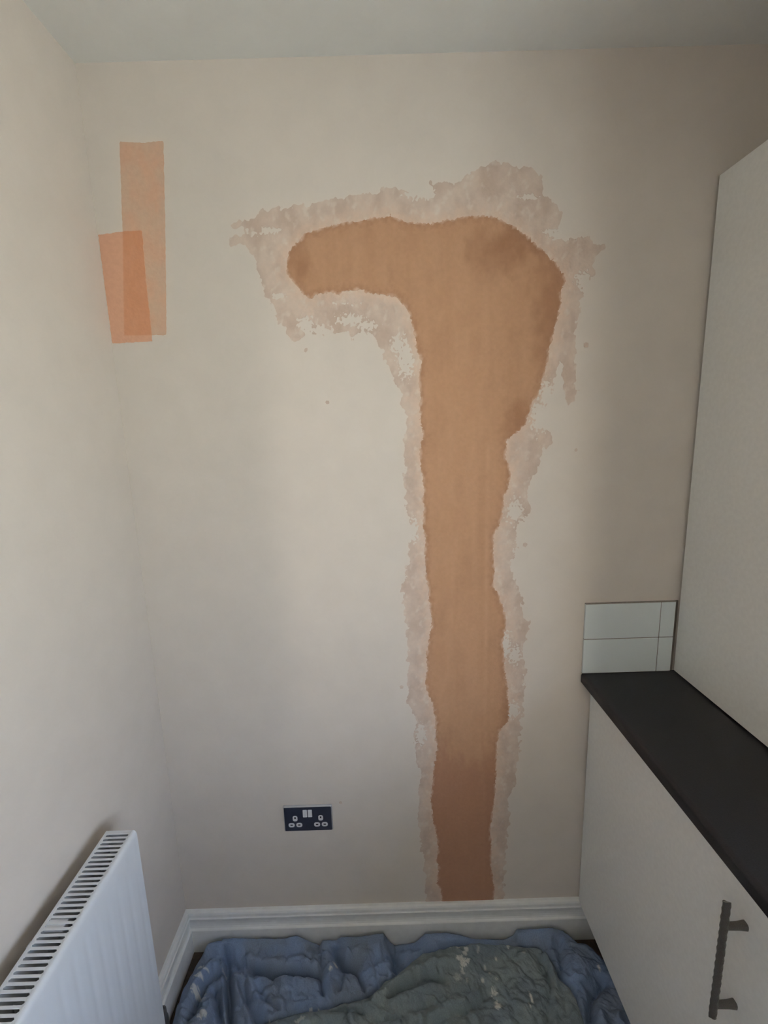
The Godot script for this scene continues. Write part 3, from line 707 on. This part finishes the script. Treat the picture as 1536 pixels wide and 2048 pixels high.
	for q in [[926, 1925, 9, 12, 1.0], [918, 1921, 7, 5, .9], [936, 1925, 5, 6, .9], [925, 1942, 5, 7, .6], [916, 1894, 5, 4, .7], [932, 1899, 5, 6, .8], [929, 1908, 6, 5, .8], [900, 1896, 3, 3, .7], [915, 1955, 9, 9, .35], [934, 1962, 3, 8, .4], [956, 1900, 5, 6, .35], [992, 1922, 4, 5, .7], [970, 1937, 3, 5, .4], [980, 1950, 4, 4, .4], [965, 1963, 4, 5, .6], [993, 1963, 4, 4, .4],
			[988, 1986, 8, 8, .9], [996, 2013, 9, 11, .9], [1062, 1996, 6, 12, 1.0], [1059, 2014, 4, 10, .7], [1016, 1893, 4, 5, .5], [1048, 1910, 5, 4, .35], [1198, 1934, 5, 8, .8], [400, 1930, 6, 4, .6], [397, 1949, 7, 6, .8], [411, 1939, 6, 2, .7], [391, 1977, 8, 7, .8], [406, 1979, 4, 5, .5], [406, 1996, 4, 5, .4], [404, 2028, 8, 7, .7], [671, 1925, 4, 6, .7], [661, 1942, 3, 3, .8], [622, 2012, 3, 3, .6], [638, 2012, 3, 3, .6], [538, 2040, 3, 4, .6], [600, 2045, 12, 5, .5], [448, 1931, 4, 3, .3]]:
		var c := on_level(q[0], q[1], 0.055); var e := on_level(q[0] + q[2], q[1] + q[3], 0.055)
		spots.append([c, absf(e.x - c.x), absf(e.y - c.y), q[4]])
	var paint := rgb(226, 226, 220)
	var spotted := func(p: Vector2, c: Color) -> Color:
		for q in spots:
			var dx: float = (p.x - q[0].x) / q[1]; var dz: float = (p.y - q[0].y) / q[2]
			if absf(dx) > 1.7 or absf(dz) > 1.7: continue
			var l := sqrt(dx * dx + dz * dz) + 0.75 * fine.get_noise_2d(p.x * 140.0, p.y * 140.0)
			c = c.lerp(paint, clampf((1.0 - l) * 4.0, 0, 1) * q[3])
		return c
	var blue := rgb(130, 149, 181); var slate := rgb(131, 143, 162); var grey := rgb(138, 149, 151); var grey2 := rgb(124, 137, 145)
	var in_upper := coarse(Vector2(0, 0), Vector2(1.34, 0.94), 0.008, upper)
	var blue_tint := func(p: Vector2) -> Color: return spotted.call(p, blue.lerp(slate, clampf(0.5 + 1.3 * rough.get_noise_2d(p.x * 7.0, p.y * 7.0), 0, 1)))
	var grey_tint := func(p: Vector2) -> Color: return spotted.call(p, grey.lerp(grey2, clampf(0.5 + 1.3 * rough.get_noise_2d(p.x * 8.0 + 3.0, p.y * 8.0), 0, 1)))
	var low_field := func(p: Vector2) -> float:
		if in_upper.call(p) > 0.05: return -1.0
		return poly_distance(p, whole) + 0.002 * fine.get_noise_2d(p.x * 40.0, p.y * 40.0)
	var low_place := func(p: Vector2) -> Vector3:
		var e := minf(poly_distance(p, whole) / 0.02, 1.0) if p.x < 0.12 or p.x > 1.18 or p.y > 0.8 else 1.0
		var y := lower_height(p) * lerpf(0.35, 1.0, sqrt(maxf(e, 0.0)))
		var u: float = in_upper.call(p)
		if u > -0.02: y = minf(y, lerpf(y, 0.030, smoothstep(-0.018, 0.0, u)))
		return Vector3(p.x, y, p.y)
	var st := contour(Vector2(0.0, 0.016), Vector2(1.32, 0.92), 0.003, low_field, low_place, blue_tint, func(p: Vector2) -> Vector3: return Vector3(p.x, 0.0015, p.y), true)
	done(st, "lower_layer", M.cloth, s)
	var up_place := func(p: Vector2) -> Vector3:
		var u: float = in_upper.call(p)
		var hem := sqrt(clampf(u / 0.012, 0.0, 1.0))
		var y := 0.060 + folds_at(top_ridges, p) * 1.2 + 0.8 * wrinkle(p + Vector2(3, 1))
		return Vector3(p.x, lerpf(0.046, y, 0.3 + 0.7 * hem), p.y)
	st = contour(Vector2(0.15, 0.016), Vector2(1.24, 0.80), 0.003, func(p: Vector2) -> float: return in_upper.call(p), up_place, grey_tint, func(p: Vector2) -> Vector3:
		return Vector3(p.x, 0.028, p.y), true)
	var o := done(st, "upper_fold", M.cloth, s); o.set_meta("label", "grey-green upper fold with splashes of white paint")
